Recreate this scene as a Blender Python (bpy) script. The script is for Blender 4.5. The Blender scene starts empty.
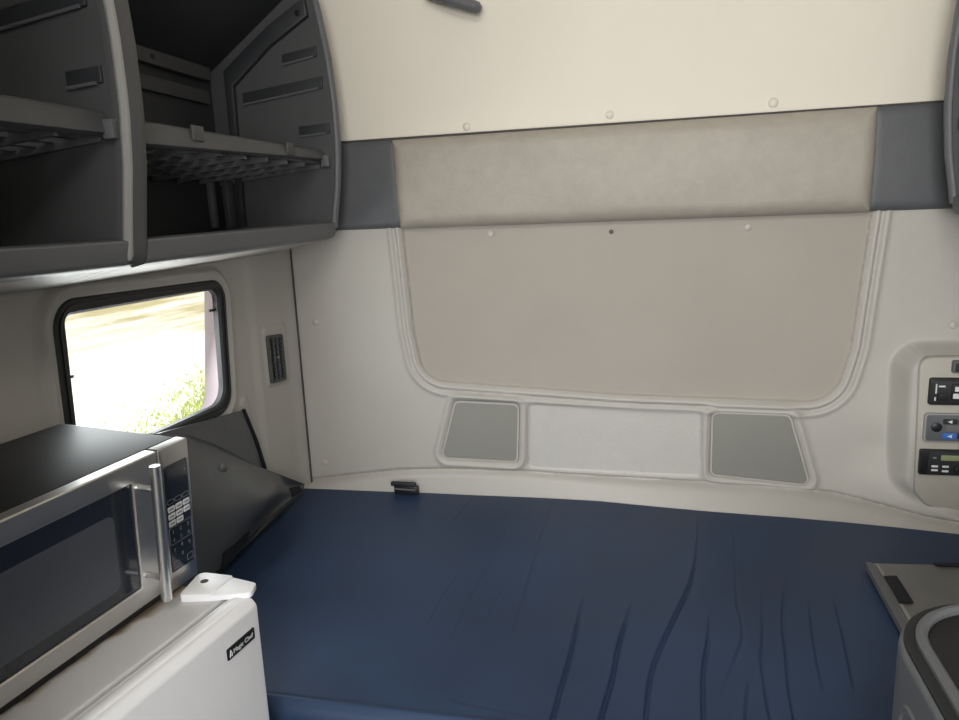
import bpy, bmesh, math, random
import numpy as np
from mathutils import Vector, Matrix
random.seed(7); np.random.seed(7)
SC = bpy.context.scene
COL = SC.collection
PI = math.pi

# ------------------------------------------------------------------ materials
def lin(c):
    c = c/255.0
    return c/12.92 if c <= 0.04045 else ((c+0.055)/1.055)**2.4
def srgb(r, g, b): return (lin(r), lin(g), lin(b), 1.0)

def mat(name, col, rough=0.5, metal=0.0, spec=0.5, var=0.0, vscale=6.0, bump=0.0, bscale=400.0,
        stretch=(1, 1, 1), rvar=0.0, detail=4.0, coat=0.0):
    m = bpy.data.materials.new(name); m.use_nodes = True
    nt = m.node_tree; N = nt.nodes; L = nt.links
    b = N['Principled BSDF']
    b.inputs['Base Color'].default_value = col
    b.inputs['Roughness'].default_value = rough
    b.inputs['Metallic'].default_value = metal
    b.inputs['Specular IOR Level'].default_value = spec
    b.inputs['Coat Weight'].default_value = coat
    tc = N.new('ShaderNodeTexCoord'); mp = N.new('ShaderNodeMapping')
    mp.inputs['Scale'].default_value = stretch
    L.new(tc.outputs['Object'], mp.inputs['Vector'])
    if var or rvar:
        n = N.new('ShaderNodeTexNoise'); n.inputs['Scale'].default_value = vscale
        n.inputs['Detail'].default_value = detail; n.inputs['Roughness'].default_value = 0.6
        L.new(mp.outputs[0], n.inputs['Vector'])
        if var:
            r = N.new('ShaderNodeMapRange')
            r.inputs['From Min'].default_value = 0.25; r.inputs['From Max'].default_value = 0.75
            r.inputs['To Min'].default_value = 1-var; r.inputs['To Max'].default_value = 1+var
            L.new(n.outputs['Fac'], r.inputs['Value'])
            mx = N.new('ShaderNodeVectorMath'); mx.operation = 'SCALE'
            mx.inputs[0].default_value = col[:3]
            L.new(r.outputs[0], mx.inputs['Scale']); L.new(mx.outputs[0], b.inputs['Base Color'])
        if rvar:
            r = N.new('ShaderNodeMapRange')
            r.inputs['From Min'].default_value = 0.25; r.inputs['From Max'].default_value = 0.75
            r.inputs['To Min'].default_value = rough-rvar; r.inputs['To Max'].default_value = rough+rvar
            L.new(n.outputs['Fac'], r.inputs['Value']); L.new(r.outputs[0], b.inputs['Roughness'])
    if bump:
        n2 = N.new('ShaderNodeTexNoise'); n2.inputs['Scale'].default_value = bscale; n2.inputs['Detail'].default_value = 3
        L.new(mp.outputs[0], n2.inputs['Vector'])
        bp = N.new('ShaderNodeBump'); bp.inputs['Strength'].default_value = bump; bp.inputs['Distance'].default_value = 0.002
        L.new(n2.outputs['Fac'], bp.inputs['Height']); L.new(bp.outputs[0], b.inputs['Normal'])
    return m

M = {}
M['cream'] = mat('cream_headliner', srgb(234, 228, 215), 0.75, var=0.02, vscale=3, bump=0.15, bscale=700)
M['wall'] = mat('moulded_grey_plastic', srgb(184, 181, 175), 0.5, var=0.03, vscale=5, bump=0.25, bscale=500)
M['panelboard'] = mat('grey_back_panel', srgb(167, 161, 152), 0.6, var=0.035, vscale=4, bump=0.2, bscale=600)
M['pad'] = mat('grey_bolster_vinyl', srgb(168, 162, 152), 0.5, var=0.07, vscale=30, bump=0.35, bscale=160, detail=6)
M['endpad'] = mat('slate_vinyl', srgb(90, 92, 96), 0.5, var=0.06, vscale=25, bump=0.25, bscale=250)
M['cab'] = mat('charcoal_plastic', srgb(78, 79, 81), 0.5, var=0.05, vscale=8, bump=0.25, bscale=500)
M['cabshade'] = mat('shaded_charcoal_plastic', srgb(46, 48, 52), 0.5, var=0.06, vscale=8, bump=0.25, bscale=500)  # the cabinet charcoal again, with the interior's shade put into the colour
M['cablip'] = mat('grey_trim_plastic', srgb(98, 100, 103), 0.45, var=0.03, vscale=8, bump=0.2, bscale=500)
M['cabedge'] = mat('pale_grey_edge_plastic', srgb(150, 149, 147), 0.4, var=0.03, vscale=8)
M['black'] = mat('black_plastic', srgb(26, 27, 29), 0.4, var=0.05)
M['rubber'] = mat('black_rubber', srgb(34, 36, 38), 0.55, var=0.08, vscale=12)
M['sheet'] = mat('navy_nylon', srgb(40, 58, 86), 0.48, spec=0.35, var=0.24, vscale=3.5, bump=0.12, bscale=300, rvar=0.06, detail=6)
M['vinyl'] = mat('dark_grey_vinyl', srgb(86, 88, 90), 0.30, var=0.08, vscale=9, bump=0.3, bscale=60)
M['vinylr'] = mat('grey_vinyl', srgb(108, 107, 106), 0.45, var=0.06, vscale=9, bump=0.2, bscale=80)
M['vinylb'] = mat('pale_seam_vinyl', srgb(140, 138, 135), 0.5)
M['velcro'] = mat('black_velcro', srgb(26, 27, 36), 0.95, bump=0.6, bscale=900)
M['steel'] = mat('brushed_steel', srgb(205, 203, 200), 0.36, metal=1.0, var=0.06, vscale=60, stretch=(1, 0.03, 1), rvar=0.05)
M['chrome'] = mat('satin_aluminium', srgb(226, 227, 228), 0.3, metal=1.0, var=0.03, vscale=20)
M['mwcase'] = mat('black_painted_metal', srgb(34, 34, 36), 0.5, spec=0.3, var=0.06, vscale=20)
M['mwglass'] = mat('black_oven_glass', srgb(36, 41, 50), 0.14, var=0.05, coat=0.3)
M['mwmesh'] = mat('oven_screen', srgb(74, 78, 86), 0.35, var=0.05, vscale=200)
M['key'] = mat('white_key_print', srgb(215, 217, 220), 0.5, var=0.02)
M['keyline'] = mat('grey_key_print', srgb(120, 126, 134), 0.5, var=0.02)
M['white'] = mat('white_enamel', srgb(243, 244, 248), 0.4, var=0.012, vscale=8)
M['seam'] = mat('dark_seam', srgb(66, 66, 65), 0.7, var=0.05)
M['grille'] = mat('speaker_cloth', srgb(140, 140, 134), 0.85, var=0.10, vscale=500, bump=0.4, bscale=700)
M['plate'] = mat('moulded_plate', srgb(190, 188, 183), 0.36, var=0.03, vscale=30, bump=0.5, bscale=220)
M['face'] = mat('console_face', srgb(176, 172, 162), 0.5, var=0.03, vscale=10, bump=0.15)
M['lcd'] = mat('green_lcd', srgb(140, 152, 112), 0.3, var=0.03)
M['lcdgrey'] = mat('grey_lcd', srgb(108, 108, 110), 0.3, var=0.03)
M['blue'] = mat('blue_key', srgb(52, 108, 190), 0.4, var=0.03)
M['shell'] = mat('outer_shell_paint', srgb(165, 152, 157), 0.5, var=0.03)
M['floor'] = mat('dark_floor_vinyl', srgb(70, 70, 70), 0.6, var=0.1, vscale=10)
M['gravel'] = None
M['grass'] = mat('grass_blades', srgb(172, 182, 104), 0.6, var=0.25, vscale=3)
M['button'] = mat('trim_button_plastic', srgb(222, 216, 202), 0.45, var=0.02)
M['buttong'] = mat('grey_button_plastic', srgb(190, 186, 178), 0.45, var=0.02)
M['wallr'] = mat('right_lining', srgb(152, 150, 147), 0.6, var=0.03)
M['bunk'] = mat('bunk_base_board', srgb(90, 90, 92), 0.6, var=0.05)

def glass_mat():
    m = bpy.data.materials.new('window_glass'); m.use_nodes = True
    nt = m.node_tree; nt.nodes.clear()
    o = nt.nodes.new('ShaderNodeOutputMaterial')
    t = nt.nodes.new('ShaderNodeBsdfTransparent'); t.inputs[0].default_value = (0.94, 0.96, 0.95, 1)
    g = nt.nodes.new('ShaderNodeBsdfGlossy'); g.inputs['Roughness'].default_value = 0.03
    mx = nt.nodes.new('ShaderNodeMixShader'); mx.inputs[0].default_value = 0.05
    nt.links.new(t.outputs[0], mx.inputs[1]); nt.links.new(g.outputs[0], mx.inputs[2]); nt.links.new(mx.outputs[0], o.inputs[0])
    return m
M['glass'] = glass_mat()

def gravel_mat():
    m = bpy.data.materials.new('pale_gravel'); m.use_nodes = True
    nt = m.node_tree; N = nt.nodes; L = nt.links; b = N['Principled BSDF']
    b.inputs['Roughness'].default_value = 0.95
    tc = N.new('ShaderNodeTexCoord'); mp = N.new('ShaderNodeMapping'); mp.inputs['Scale'].default_value = (0.5, 0.16, 1)
    mp.inputs['Rotation'].default_value = (0, 0, 0.25)
    L.new(tc.outputs['Object'], mp.inputs[0])
    n = N.new('ShaderNodeTexNoise'); n.inputs['Scale'].default_value = 1.1; n.inputs['Detail'].default_value = 8; n.inputs['Roughness'].default_value = 0.65
    L.new(mp.outputs[0], n.inputs[0])
    sx = N.new('ShaderNodeSeparateXYZ'); L.new(tc.outputs['Object'], sx.inputs[0])
    mr = N.new('ShaderNodeMapRange'); mr.inputs['From Min'].default_value = -8.5; mr.inputs['From Max'].default_value = -15.0
    mr.inputs['To Min'].default_value = -0.16; mr.inputs['To Max'].default_value = 0.06
    L.new(sx.outputs[0], mr.inputs['Value'])
    ad = N.new('ShaderNodeMath'); ad.operation = 'ADD'; L.new(n.outputs['Fac'], ad.inputs[0]); L.new(mr.outputs[0], ad.inputs[1])
    cr = N.new('ShaderNodeValToRGB'); e = cr.color_ramp.elements
    e[0].position = 0.34; e[0].color = srgb(244, 240, 230); e[1].position = 0.60; e[1].color = srgb(168, 154, 112)
    L.new(ad.outputs[0], cr.inputs[0]); L.new(cr.outputs[0], b.inputs['Base Color'])
    return m
M['gravel'] = gravel_mat()

def fridge_top_mat():
    # white top with a rust-brown dirt ring along the foot of the microwave
    m = mat('stained_white_top', srgb(205, 203, 200), 0.4)
    nt = m.node_tree; N = nt.nodes; L = nt.links; b = N['Principled BSDF']
    tc = N.new('ShaderNodeTexCoord')
    sx = N.new('ShaderNodeSeparateXYZ'); L.new(tc.outputs['Object'], sx.inputs[0])
    n = N.new('ShaderNodeTexNoise'); n.inputs['Scale'].default_value = 22; n.inputs['Detail'].default_value = 6
    L.new(tc.outputs['Object'], n.inputs[0])
    n1 = N.new('ShaderNodeTexNoise'); n1.inputs['Scale'].default_value = 7; n1.inputs['Detail'].default_value = 2
    L.new(tc.outputs['Object'], n1.inputs[0])
    # band in local x around the microwave foot
    mr = N.new('ShaderNodeMapRange'); mr.inputs['From Min'].default_value = -0.118; mr.inputs['From Max'].default_value = -0.150
    mr.inputs['To Min'].default_value = 0.0; mr.inputs['To Max'].default_value = 0.42
    L.new(sx.outputs[0], mr.inputs['Value'])
    a = N.new('ShaderNodeMath'); a.operation = 'MULTIPLY'; L.new(n1.outputs['Fac'], a.inputs[0]); a.inputs[1].default_value = 0.55
    a2 = N.new('ShaderNodeMath'); a2.operation = 'ADD'; L.new(a.outputs[0], a2.inputs[0]); L.new(mr.outputs[0], a2.inputs[1])
    a3 = N.new('ShaderNodeMath'); a3.operation = 'MULTIPLY_ADD'; L.new(n.outputs['Fac'], a3.inputs[0]); a3.inputs[1].default_value = 0.5; L.new(a2.outputs[0], a3.inputs[2])
    cr = N.new('ShaderNodeValToRGB'); e = cr.color_ramp.elements
    e[0].position = 0.67; e[0].color = srgb(208, 208, 210); e[1].position = 0.86; e[1].color = srgb(122, 106, 92)
    x = cr.color_ramp.elements.new(0.74); x.color = srgb(186, 180, 172)
    L.new(a3.outputs[0], cr.inputs[0]); L.new(cr.outputs[0], b.inputs['Base Color'])
    return m
M['fridgetop'] = fridge_top_mat()

# ------------------------------------------------------------------ helpers
def link(o, parent=None):
    COL.objects.link(o)
    if parent is not None: o.parent = parent
    return o
def finish(name, me, m, parent=None, smooth=True, angle=35):
    if m is not None: me.materials.append(m)
    if smooth:
        me.polygons.foreach_set('use_smooth', [True]*len(me.polygons))
        try: me.set_sharp_from_angle(angle=math.radians(angle))
        except Exception: pass
    return link(bpy.data.objects.new(name, me), parent)
def obj(name, bm, m, parent=None, smooth=True, angle=35):
    bmesh.ops.recalc_face_normals(bm, faces=bm.faces)
    me = bpy.data.meshes.new(name); bm.to_mesh(me); bm.free()
    return finish(name, me, m, parent, smooth, angle)
def thing(name, label, cat, loc=(0, 0, 0), rotz=0.0, group=None):
    o = bpy.data.objects.new(name, None); o.empty_display_size = 0.05
    o.location = loc; o.rotation_euler = (0, 0, rotz)
    COL.objects.link(o); return tag(o, label, cat, group)
def tag(o, label, cat, group=None):
    o['label'] = label; o['category'] = cat
    if group: o['group'] = group
    return o
def struct(o): o['kind'] = 'structure'; return o
def NB(): return bmesh.new()

def bx(bm, x0, x1, y0, y1, z0, z1, bev=0.0, seg=2, mtx=None):
    mt = Matrix.Translation(((x0+x1)/2, (y0+y1)/2, (z0+z1)/2)) @ Matrix.Diagonal((abs(x1-x0), abs(y1-y0), abs(z1-z0), 1))
    r = bmesh.ops.create_cube(bm, size=1.0, matrix=mt)
    vs = r['verts']
    if bev > 0:
        es = list({e for v in vs for e in v.link_edges})
        rr = bmesh.ops.bevel(bm, geom=es, offset=bev, segments=seg, affect='EDGES', profile=0.5)
        vs = list({v for f in rr['faces'] for v in f.verts} | {v for v in vs if v.is_valid})
    if mtx is not None:
        bmesh.ops.transform(bm, matrix=mtx, verts=[v for v in vs if v.is_valid])
    return bm

def round_poly(pts, rad, seg=6):
    """corner-rounded outline of a polygon; rad is one radius or one per corner"""
    n = len(pts); out = []
    if not hasattr(rad, '__len__'): rad = [rad]*n
    for i in range(n):
        p = Vector(pts[i]); a = Vector(pts[i-1])-p; b = Vector(pts[(i+1) % n])-p
        r = rad[i]
        if r <= 1e-6: out.append((p.x, p.y)); continue
        an = a.normalized(); bn = b.normalized()
        ang = an.angle(bn); t = min(r/math.tan(ang/2), a.length*0.49, b.length*0.49); r = t*math.tan(ang/2)
        c = p+(an+bn).normalized()*(r/math.sin(ang/2))
        s = p+an*t-c; e = p+bn*t-c
        a0 = math.atan2(s.y, s.x); a1 = math.atan2(e.y, e.x); d = (a1-a0+PI) % (2*PI)-PI
        for k in range(seg+1):
            th = a0+d*k/seg; out.append((c.x+r*math.cos(th), c.y+r*math.sin(th)))
    return out
def rrect(w, h, r, seg=5, cx=0, cy=0):
    return round_poly([(cx-w/2, cy-h/2), (cx+w/2, cy-h/2), (cx+w/2, cy+h/2), (cx-w/2, cy+h/2)], r, seg)
def inset(pts, d):
    n = len(pts); out = []
    ar = sum(pts[i][0]*pts[(i+1) % n][1]-pts[(i+1) % n][0]*pts[i][1] for i in range(n))
    s = 1 if ar > 0 else -1
    for i in range(n):
        p0 = Vector(pts[i-1]); p = Vector(pts[i]); p1 = Vector(pts[(i+1) % n])
        e0 = (p-p0); e1 = (p1-p)
        if e0.length < 1e-9: e0 = e1
        if e1.length < 1e-9: e1 = e0
        e0.normalize(); e1.normalize()
        n0 = Vector((-e0.y, e0.x))*s; n1 = Vector((-e1.y, e1.x))*s
        m = (n0+n1)
        if m.length < 1e-6: m = n0
        m.normalize(); k = d/max(m.dot(n0), 0.35)
        out.append((p.x+m.x*k, p.y+m.y*k))
    return out
def frame(o, u, v, w):
    u, v, w = Vector(u), Vector(v), Vector(w)
    m = Matrix.Identity(4)
    for i in range(3): m[i][0] = u[i]; m[i][1] = v[i]; m[i][2] = w[i]; m[i][3] = o[i]
    return m
def slab(bm, pts, h0, h1, mt=None, r=0.0, seg=3, r0=0.0):
    """a slab of outline pts from height h0 to h1 with a rounded rim of radius r"""
    mt = mt or Matrix.Identity(4)
    rings = []
    if r0 > 0:
        for k in range(seg+1):
            t = PI/2*k/seg; rings.append((r0*(1-math.sin(t)), h0+r0*(1-math.cos(t))))
    else: rings.append((0, h0))
    if r > 0:
        for k in range(seg+1):
            t = PI/2*k/seg; rings.append((r*(1-math.cos(t)), h1-r+r*math.sin(t)))
    else: rings.append((0, h1))
    R = []
    for d, h in rings:
        q = inset(pts, d) if d > 1e-7 else pts
        R.append([bm.verts.new(mt @ Vector((x, y, h))) for x, y in q])
    n = len(pts)
    for a, b in zip(R, R[1:]):
        for i in range(n): bm.faces.new((a[i], a[(i+1) % n], b[(i+1) % n], b[i]))
    bm.faces.new(R[-1]); bm.faces.new(list(reversed(R[0])))
    return bm
def ringslab(bm, outer, inner, h0, h1, mt=None, r=0.0):
    """flat ring between two outlines with the same number of points"""
    mt = mt or Matrix.Identity(4); n = len(outer)
    mk = lambda q, h: [bm.verts.new(mt @ Vector((x, y, h))) for x, y in q]
    L = [mk(outer, h0), mk(outer, h1-r)]
    if r > 0: L.append(mk(inset(outer, r), h1)); L.append(mk(inset(inner, -r), h1))
    else: L.append(mk(outer, h1)); L.append(mk(inner, h1))
    L.append(mk(inner, h1-r)); L.append(mk(inner, h0))
    if r <= 0: L.pop(1)
    for a, b in zip(L, L[1:]+L[:1]):
        for i in range(n): bm.faces.new((a[i], a[(i+1) % n], b[(i+1) % n], b[i]))
    return bm
def tube(bm, path, rad, n=10, flat=1.0, cap=True):
    P = [Vector(p) for p in path]
    rad = rad if hasattr(rad, '__len__') else [rad]*len(P)
    rings = []; up = None
    for i, p in enumerate(P):
        t = (P[min(i+1, len(P)-1)]-P[max(i-1, 0)]).normalized()
        if up is None:
            up = Vector((0, 0, 1)) if abs(t.z) < 0.9 else Vector((1, 0, 0))
        s = t.cross(up).normalized(); up = s.cross(t).normalized()
        rings.append([bm.verts.new(p+s*math.cos(2*PI*k/n)*rad[i]+up*math.sin(2*PI*k/n)*rad[i]*flat) for k in range(n)])
    for a, b in zip(rings, rings[1:]):
        for k in range(n): bm.faces.new((a[k], a[(k+1) % n], b[(k+1) % n], b[k]))
    if cap: bm.faces.new(list(reversed(rings[0]))); bm.faces.new(rings[-1])
    return bm
def lathe(bm, prof, mt, n=20):
    R = []
    for r, h in prof:
        R.append([bm.verts.new(mt @ Vector((r*math.cos(2*PI*k/n), r*math.sin(2*PI*k/n), h))) for k in range(n)])
    for a, b in zip(R, R[1:]):
        for k in range(n): bm.faces.new((a[k], a[(k+1) % n], b[(k+1) % n], b[k]))
    bm.faces.new(R[0]); bm.faces.new(R[-1])
    return bm
def grid_mesh(name, P, keep=None):
    """P: (nu, nv, 3) array"""
    nu, nv = P.shape[:2]
    idx = np.arange(nu*nv).reshape(nu, nv)
    F = np.stack([idx[:-1, :-1], idx[1:, :-1], idx[1:, 1:], idx[:-1, 1:]], -1).reshape(-1, 4)
    if keep is not None: F = F[keep.reshape(-1)]
    me = bpy.data.meshes.new(name)
    me.from_pydata(P.reshape(-1, 3).tolist(), [], F.tolist()); me.update()
    return me
def sdf(X, Z, pts):
    """signed distance to a polygon, negative inside"""
    d = np.full(X.shape, 1e9); ins = np.zeros(X.shape, bool); n = len(pts)
    for i in range(n):
        ax, az = pts[i]; bx_, bz = pts[(i+1) % n]
        ex, ez = bx_-ax, bz-az; wx, wz = X-ax, Z-az
        t = np.clip((wx*ex+wz*ez)/max(ex*ex+ez*ez, 1e-12), 0, 1)
        d = np.minimum(d, (wx-ex*t)**2+(wz-ez*t)**2)
        c = (az > Z) != (bz > Z)
        with np.errstate(divide='ignore', invalid='ignore'):
            xx = ax+(Z-az)*ex/np.where(ez == 0, 1e-12, ez)
        ins ^= c & (X < xx)
    d = np.sqrt(d); return np.where(ins, -d, d)
def sstep(a, b, x):
    t = np.clip((x-a)/(b-a), 0, 1); return t*t*(3-2*t)
def bumpf(x, c, w): return np.exp(-((x-c)/w)**2)
def text_bm(bm, s, size, mt, depth=0.0004, align='LEFT'):
    cu = bpy.data.curves.new('t', 'FONT'); cu.body = s; cu.size = size; cu.align_x = align; cu.extrude = depth; cu.resolution_u = 3
    o = bpy.data.objects.new('t', cu); COL.objects.link(o)
    dg = bpy.context.evaluated_depsgraph_get(); dg.update()
    me = bpy.data.meshes.new_from_object(o.evaluated_get(dg))
    me.transform(mt); bm.from_mesh(me)
    bpy.data.objects.remove(o); bpy.data.curves.remove(cu); bpy.data.meshes.remove(me)
    return bm

# frames: on the back wall (u = +x, v = +z, out = -y); on the left wall (u = +y, v = +z, out = +x)
def on_back(y): return frame((0, y, 0), (1, 0, 0), (0, 0, 1), (0, -1, 0))
def on_left(x): return frame((x, 0, 0), (0, 1, 0), (0, 0, 1), (1, 0, 0))

# ------------------------------------------------------------------ camera
cam = bpy.data.cameras.new('camera'); cam.sensor_width = 36.0; cam.lens = 720/959*36; cam.clip_start = 0.02
co = bpy.data.objects.new('camera', cam); COL.objects.link(co); SC.camera = co
p_, y_, r_ = (math.radians(a) for a in (11.4, 13.0, -2.4))
fwd = Vector((-math.sin(y_)*math.cos(p_), math.cos(y_)*math.cos(p_), -math.sin(p_)))
rt = fwd.cross(Vector((0, 0, 1))).normalized(); up = rt.cross(fwd)
R_ = rt*math.cos(r_)+up*math.sin(r_); U_ = -rt*math.sin(r_)+up*math.cos(r_)
co.matrix_world = frame((0, 0, 1.48), R_, U_, -fwd)

# ------------------------------------------------------------------ setting
XL, XR, YB = -1.042, 0.912, 2.0
b = NB(); bx(b, -1.25, 1.1, -1.9, 2.06, -0.06, 0.0); struct(obj('floor', b, M['floor'], smooth=False))
b = NB(); bx(b, -1.25, 1.1, -1.9, 2.06, 2.55, 2.62); struct(obj('ceiling', b, M['cream'], smooth=False))

# upper back wall: cream headliner board, lower edge proud of the bolster
xs = np.linspace(-1.2, 1.07, 60); zs = np.concatenate([[1.585, 1.70], np.linspace(1.701, 2.55, 40)])
X, Z = np.meshgrid(xs, zs, indexing='ij')
hh = np.where(Z > 1.7005, 0.006+0.10*np.clip((Z-2.05)/0.5, 0, 1)**2, 0.0)
me = grid_mesh('wall_back', np.stack([X, YB-hh, Z], -1)); wall_back = struct(finish('wall_back', me, M['cream'], angle=50))

# lower back wall: one moulded plastic skin in relief
PAN = round_poly([(-0.688, 1.62), (-0.664, 1.15), (-0.640, 0.998), (-0.06, 0.962), (0.50, 0.948), (0.535, 1.10), (0.577, 1.62)][::-1],
                 [0, 0.3, 0.10, 0.6, 0.09, 0.3, 0][::1], 8)
SP1 = round_poly([(-0.541, 0.942), (-0.594, 0.762), (-0.358, 0.757), (-0.349, 0.936)], 0.018)
SP2 = round_poly([(0.187, 0.923), (0.388, 0.919), (0.449, 0.719), (0.186, 0.740)], 0.018)
PLT = round_poly([(-0.326, 0.938), (-0.330, 0.737), (0.167, 0.730), (0.160, 0.928)], 0.02)
CON = round_poly([(0.640, 1.100), (1.05, 1.105), (1.05, 0.60), (0.70, 0.725), (0.648, 0.755)], [0.05, 0, 0, 0.05, 0.05])
MX = np.array([-1.05, -0.63, -0.12, 0.37, 0.82, 0.95]); MY = np.array([1.970, 1.992, 1.976, 1.925, 1.868, 1.852])
CX = np.array([-1.06, -1.015, -0.895, -0.738, -0.568, -0.353, -0.118, 0.302, 0.514, 0.70, 0.95])
CZ = np.array([0.668, 0.674, 0.692, 0.715, 0.725, 0.727, 0.720, 0.713, 0.701, 0.676, 0.655])
def wall_h(X, Z):
    h = np.zeros(X.shape)
    d = sdf(X, Z, PAN)
    h += np.where(d < 0, -0.010*sstep(0.0, 0.010, -d), 0)
    h += 0.008*bumpf(d, 0.008, 0.0070)+0.007*bumpf(d, 0.031, 0.0080)-0.004*bumpf(d, 0.0195, 0.004)
    for S in (SP1, SP2):
        d = sdf(X, Z, S)
        h += 0.010*bumpf(d, 0.016, 0.010)-0.010*sstep(0.004, -0.002, d)
    d = sdf(X, Z, PLT)
    h += -0.005*sstep(0.004, -0.006, d)
    d = sdf(X, Z, CON)
    con = sstep(0.022, -0.014, d)
    zc = np.interp(X, CX, CZ)
    w = 0.10*sstep(0.44, 0.82, X)*sstep(0.86, 0.69, Z)
    h += w
    sill = np.maximum(2.0-np.interp(X, MX, MY)-0.10*sstep(0.44, 0.82, X), 0.010)
    below = np.clip((zc-Z)/np.maximum(zc-0.655, 0.012), 0, 1.3)
    h += np.where(Z < zc, sill*below**0.9, 0)
    h += 0.006*sstep(0.0, 0.02, zc-Z)
    h += -0.010*bumpf(Z, zc, 0.006)
    h = h*(1-con)+np.maximum(0.078, 0)*con
    return h
xs = np.arange(-1.045, 0.9151, 0.0029); zs = np.arange(0.55, 1.6001, 0.0034)
X, Z = np.meshgrid(xs, zs, indexing='ij')
def snap(X, Z, S, lv, w=0.0024):
    d = sdf(X, Z, S); e = 1e-4
    gx = (sdf(X+e, Z, S)-d)/e; gz = (sdf(X, Z+e, S)-d)/e; m = np.abs(d-lv) < w
    return np.where(m, X-(d-lv)*gx, X), np.where(m, Z-(d-lv)*gz, Z)
X, Z = snap(X, Z, PAN, -0.004); X, Z = snap(X, Z, PLT, -0.002); Hh = wall_h(X, Z)
def surf_y(x, z): return 2.0-float(wall_h(np.array([x]), np.array([z]))[0])
P3 = np.stack([X, YB-Hh, Z], -1)
dp = sdf(X, Z, PAN); fc = lambda A: (A[:-1, :-1]+A[1:, :-1]+A[1:, 1:]+A[:-1, 1:])/4
inpan = fc(dp) < -0.004; inplt = fc(sdf(X, Z, PLT)) < -0.002
me = grid_mesh('moulded_panel', P3, ~(inpan | inplt)); finish('moulded_panel', me, M['wall'], wall_back, angle=80)
me = grid_mesh('recessed_panel', P3, inpan); finish('recessed_panel', me, M['panelboard'], wall_back, angle=80)
me = grid_mesh('stippled_panel', P3, inplt); finish('stippled_panel', me, M['plate'], wall_back, angle=80)

# left wall with the window opening
WIN_O = [(1.080, 1.362), (1.640, 1.350), (1.612, 1.012), (1.066, 1.020)]
WIN_I = [(1.110, 1.330), (1.602, 1.326), (1.582, 1.042), (1.094, 1.046)]
wo = round_poly(WIN_O, [0.06, 0.05, 0.06, 0.06], 8); wi = round_poly(WIN_I, [0.018, 0.025, 0.05, 0.04], 8)
ys = np.arange(0.40, 2.0101, 0.005); zs = np.arange(0.55, 1.4001, 0.005)
Yg, Zg = np.meshgrid(ys, zs, indexing='ij')
d = sdf(Yg, Zg, wo)
VENT = round_poly([(1.805, 1.192), (1.93, 1.187), (1.93, 1.020), (1.805, 1.030)], 0.01)
BOSS = round_poly([(1.668, 1.02), (1.700, 1.02), (1.730, 0.80), (1.690, 0.80)], 0.014)
h = 0.010*sstep(0.035, 0.020, d)+0.006*bumpf(d, 0.016, 0.007)
h += 0.005*sstep(0.006, -0.002, sdf(Yg, Zg, VENT))
h += 0.006*sstep(0.008, -0.004, sdf(Yg, Zg, BOSS))
h += 0.007*sstep(1.74, 1.78, Yg)+0.008*sstep(1.90, 2.0, Yg)**2
h += 0.05*sstep(1.36, 1.42, Zg)*0
keep = fc(d) > -0.012
me = grid_mesh('wall_left', np.stack([XL+h, Yg, Zg], -1), keep); wall_left = struct(finish('wall_left', me, M['wall'], angle=80))
# outer skin of the wall, thick, with the window reveal
OUT = round_poly([(1.05, 1.42), (1.712, 1.42), (1.637, 1.010), (1.07, 0.995)], [0.05, 0.03, 0.05, 0.05], 8)
XO = XL-0.085
b = NB(); n = len(OUT)
ri = inset(wo, 0.006)
A = [b.verts.new((XL+0.002, y, z)) for y, z in ri]; B = [b.verts.new((XO, y, z)) for y, z in OUT]
for i in range(n): b.faces.new((A[i], A[(i+1) % n], B[(i+1) % n], B[i]))
BIG = []
for y, z in OUT:
    a = math.atan2(z-1.19, y-1.35); k = 1/max(abs(math.cos(a))/0.9, abs(math.sin(a))/0.225)
    BIG.append(b.verts.new((XO, 1.35+math.cos(a)*k, 1.19+math.sin(a)*k)))
for i in range(n): b.faces.new((B[i], B[(i+1) % n], BIG[(i+1) % n], BIG[i]))
obj('outer_shell', b, M['shell'], wall_left, angle=30)
b = NB()
bx(b, XL-0.085, XL, -1.9, 0.40, 0.0, 1.0); bx(b, XL-0.085, XL, 0.40, 2.06, 0.0, 0.55)
bx(b, -1.25, -1.17, -1.9, 2.06, 1.42, 2.55)
obj('side_lining', b, M['wall'], wall_left, smooth=False)
b = NB(); bx(b, -1.18, XL-0.0005, 0.40, 2.05, 1.395, 1.425); obj('ledge', b, M['wall'], wall_left, smooth=False)

win = NB(); struct_win = None
ringslab(win, wo, wi, -0.004, 0.014, on_left(XL), r=0.005)
w1 = struct(obj('window_1', win, M['rubber'], angle=40))
b = NB(); ringslab(b, inset(wo, 0.012), inset(wo, 0.017), 0.010, 0.0165, on_left(XL)); obj('gasket_bead', b, M['black'], w1)
b = NB(); slab(b, inset(wo, 0.012), -0.009, -0.005, on_left(XL)); obj('pane', b, M['glass'], w1, smooth=False)
for (yy, zz, s) in ((1.102, 1.215, 1), (1.588, 1.275, -1)):
    b = NB(); bx(b, XL-0.004, XL+0.004, yy-0.016, yy+0.016, zz-0.003, zz+0.003, 0.001); obj('latch_pin', b, M['black'], w1)

b = NB(); bx(b, XR, XR+0.1, -1.9, 2.06, 0.0, 2.55); wall_right = struct(obj('wall_right', b, M['wallr'], smooth=False))
# cab front behind the camera, with windscreen opening
b = NB()
bx(b, -1.25, 1.1, -1.95, -1.85, 0.0, 0.95); bx(b, -1.25, 1.1, -1.95, -1.85, 1.95, 2.55)
bx(b, -1.25, -1.0, -1.95, -1.85, 0.95, 1.95); bx(b, 0.9, 1.1, -1.95, -1.85, 0.95, 1.95)
struct(obj('wall_front', b, M['wall'], smooth=False))
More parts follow.
